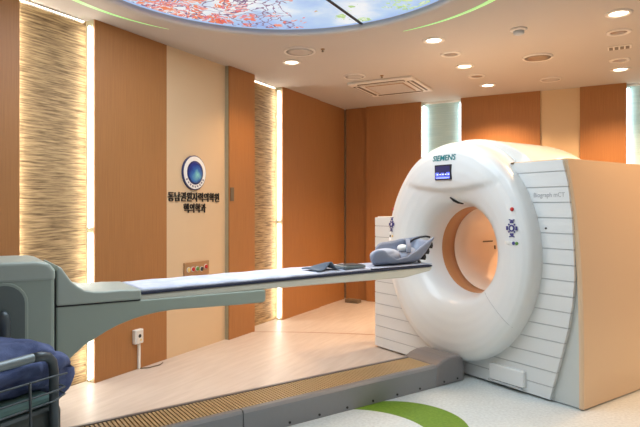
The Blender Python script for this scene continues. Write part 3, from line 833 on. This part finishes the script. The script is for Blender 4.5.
bk = obj('wire_basket', TB([(rx+.035, -.7, .855), (rx+.035, .90, .848), (rx+.035, .97, .845)], .004, 6), 'steel', S, smooth=True)
bm = bmesh.new()
tube(bm, [(rx+.035, -.7, .79), (rx+.035, .92, .785), (rx+.02, .97, .785), (rx-.02, .98, .785), (rx-.02, .95, .785)], .004, 6)
tube(bm, [(rx+.035, -.7, .735), (rx+.035, .91, .745), (rx+.02, .97, .755), (rx-.03, .98, .76), (rx-.03, .95, .76)], .004, 6)
tube(bm, [(rx+.035, .80, .853), (rx+.04, .80, .7), (rx+.04, .80, .50)], .0055, 6)
tube(bm, [(rx+.035, .35, .853), (rx+.04, .35, .7), (rx+.04, .35, .50)], .0055, 6)
obj('basket_wire', bm, 'steel', bk, smooth=True)

# blue quilt: a thick folded bundle with puffy seams
bm = bmesh.new()
NU_, NV = 120, 72
L0, L1 = -.9, 1.155
rings = []
from mathutils import noise
for i in range(NU_+1):
    t = i/NU_; y = L0+(L1-L0)*t
    e = (y-(L1-.22))/.22
    endk = math.sqrt(max(0, 1-e*e)) if e > 0 else 1
    if e > 0: endk = max(endk, .02)
    row = []
    for k in range(NV):
        a = 2*PI*k/NV; ca, sa = math.cos(a), math.sin(a)
        x = -.002+.262*math.copysign(abs(ca)**.55, ca)*(.55+.45*endk)
        hz = .110*math.copysign(abs(sa)**.7, sa)*endk
        droop = -.06*max(0, e)**2
        if sa < 0 and y > .985: hz *= 1+.75*sm(.985, 1.05, y)
        z = .843+hz+droop
        p = Vector((x*6, y*5, z*7))
        puff = .020*noise.noise(p)+.016*noise.noise(p*2.3)+.007*noise.noise(p*5)
        fold = -.030*math.exp(-(((z-.830)-.012*math.sin(y*5))/.010)**2) - .022*math.exp(-(((z-.895)-.01*math.sin(y*7+1))/.010)**2)
        seam = -.010*(abs(math.sin(y*13+.6*math.sin(x*9)))**.35 < .42)
        nrm = Vector((ca, 0, sa))
        q = Vector((x, y, z))+nrm*(puff+fold*(abs(ca) > .25 or e > 0)+seam)
        q.z = max(q.z, .754 if y < 1.0 else .66)
        row.append(bm.verts.new(q))
    rings.append(row)
for a, b in zip(rings, rings[1:]):
    for k in range(NV): bm.faces.new((a[k], a[(k+1) % NV], b[(k+1) % NV], b[k]))
bm.faces.new(rings[0]); bm.faces.new(rings[-1])
Q = tag(obj('quilt', bm, 'quilt', smooth=True), 'thick blue folded quilt bundled on the hospital bed', 'quilt')
Q.location = (-2.41, .6, 0)

# ---------------------------------------------------------------- lights
def light(kind, loc, energy, col, rot=(0, 0, 0), **kw):
    l = bpy.data.lights.new('lamp', kind); l.energy = energy; l.color = col
    for k, v in kw.items(): setattr(l, k, v)
    o = bpy.data.objects.new('lamp', l); COL.objects.link(o); o.location = loc; o.rotation_euler = rot
    return o
WARM = (1, .61, .33)
MILD = (1, .84, .66)
for (x, y, _), e, c in zip(LIT, (90, 70, 215, 340, 140, 290), (WARM, MILD, WARM, WARM, WARM, WARM)):
    light('SPOT', (x, y, ZC-.03), e, c, spot_size=R(130), spot_blend=.8, shadow_soft_size=.07)
light('SPOT', (1.55, 6.4, ZC-.03), 190, WARM, spot_size=R(140), spot_blend=.8, shadow_soft_size=.1)  # added out-of-view spot past the right row, no fitting modelled
light('SPOT', (1.55, 4.6, ZC-.03), 150, WARM, spot_size=R(140), spot_blend=.8, shadow_soft_size=.1)  # second added spot out of view, also without a fitting
light('AREA', (CX, CY, ZC+.02), 80, (.80, .91, 1), shape='DISK', size=2.7)
for x, y in ((0.2, 2.6), (.2, .6)): light('SPOT', (x, y, ZC-.03), 28, (1, .95, .88), spot_size=R(150), spot_blend=.8, shadow_soft_size=.15)  # added fill spots near the camera, out of view, no fittings

w = bpy.data.worlds.new('world'); SC.world = w; w.use_nodes = True
bg = w.node_tree.nodes['Background']; bg.inputs[0].default_value = (.93, .96, 1, 1); bg.inputs[1].default_value = .26

# ---------------------------------------------------------------- camera
cam = bpy.data.cameras.new('camera'); co = bpy.data.objects.new('camera', cam); COL.objects.link(co)
co.location = (0, 0, 1.55); co.rotation_euler = (PI/2, 0, R(28.2))
cam.sensor_width = 36; cam.lens = 555/640*36; cam.shift_y = -6.5/640; cam.clip_start = .05
SC.camera = co
vs = SC.view_settings; vs.view_transform = 'Standard'; vs.look = 'None'; vs.gamma = 1; vs.exposure = 0
vs.use_curve_mapping = False
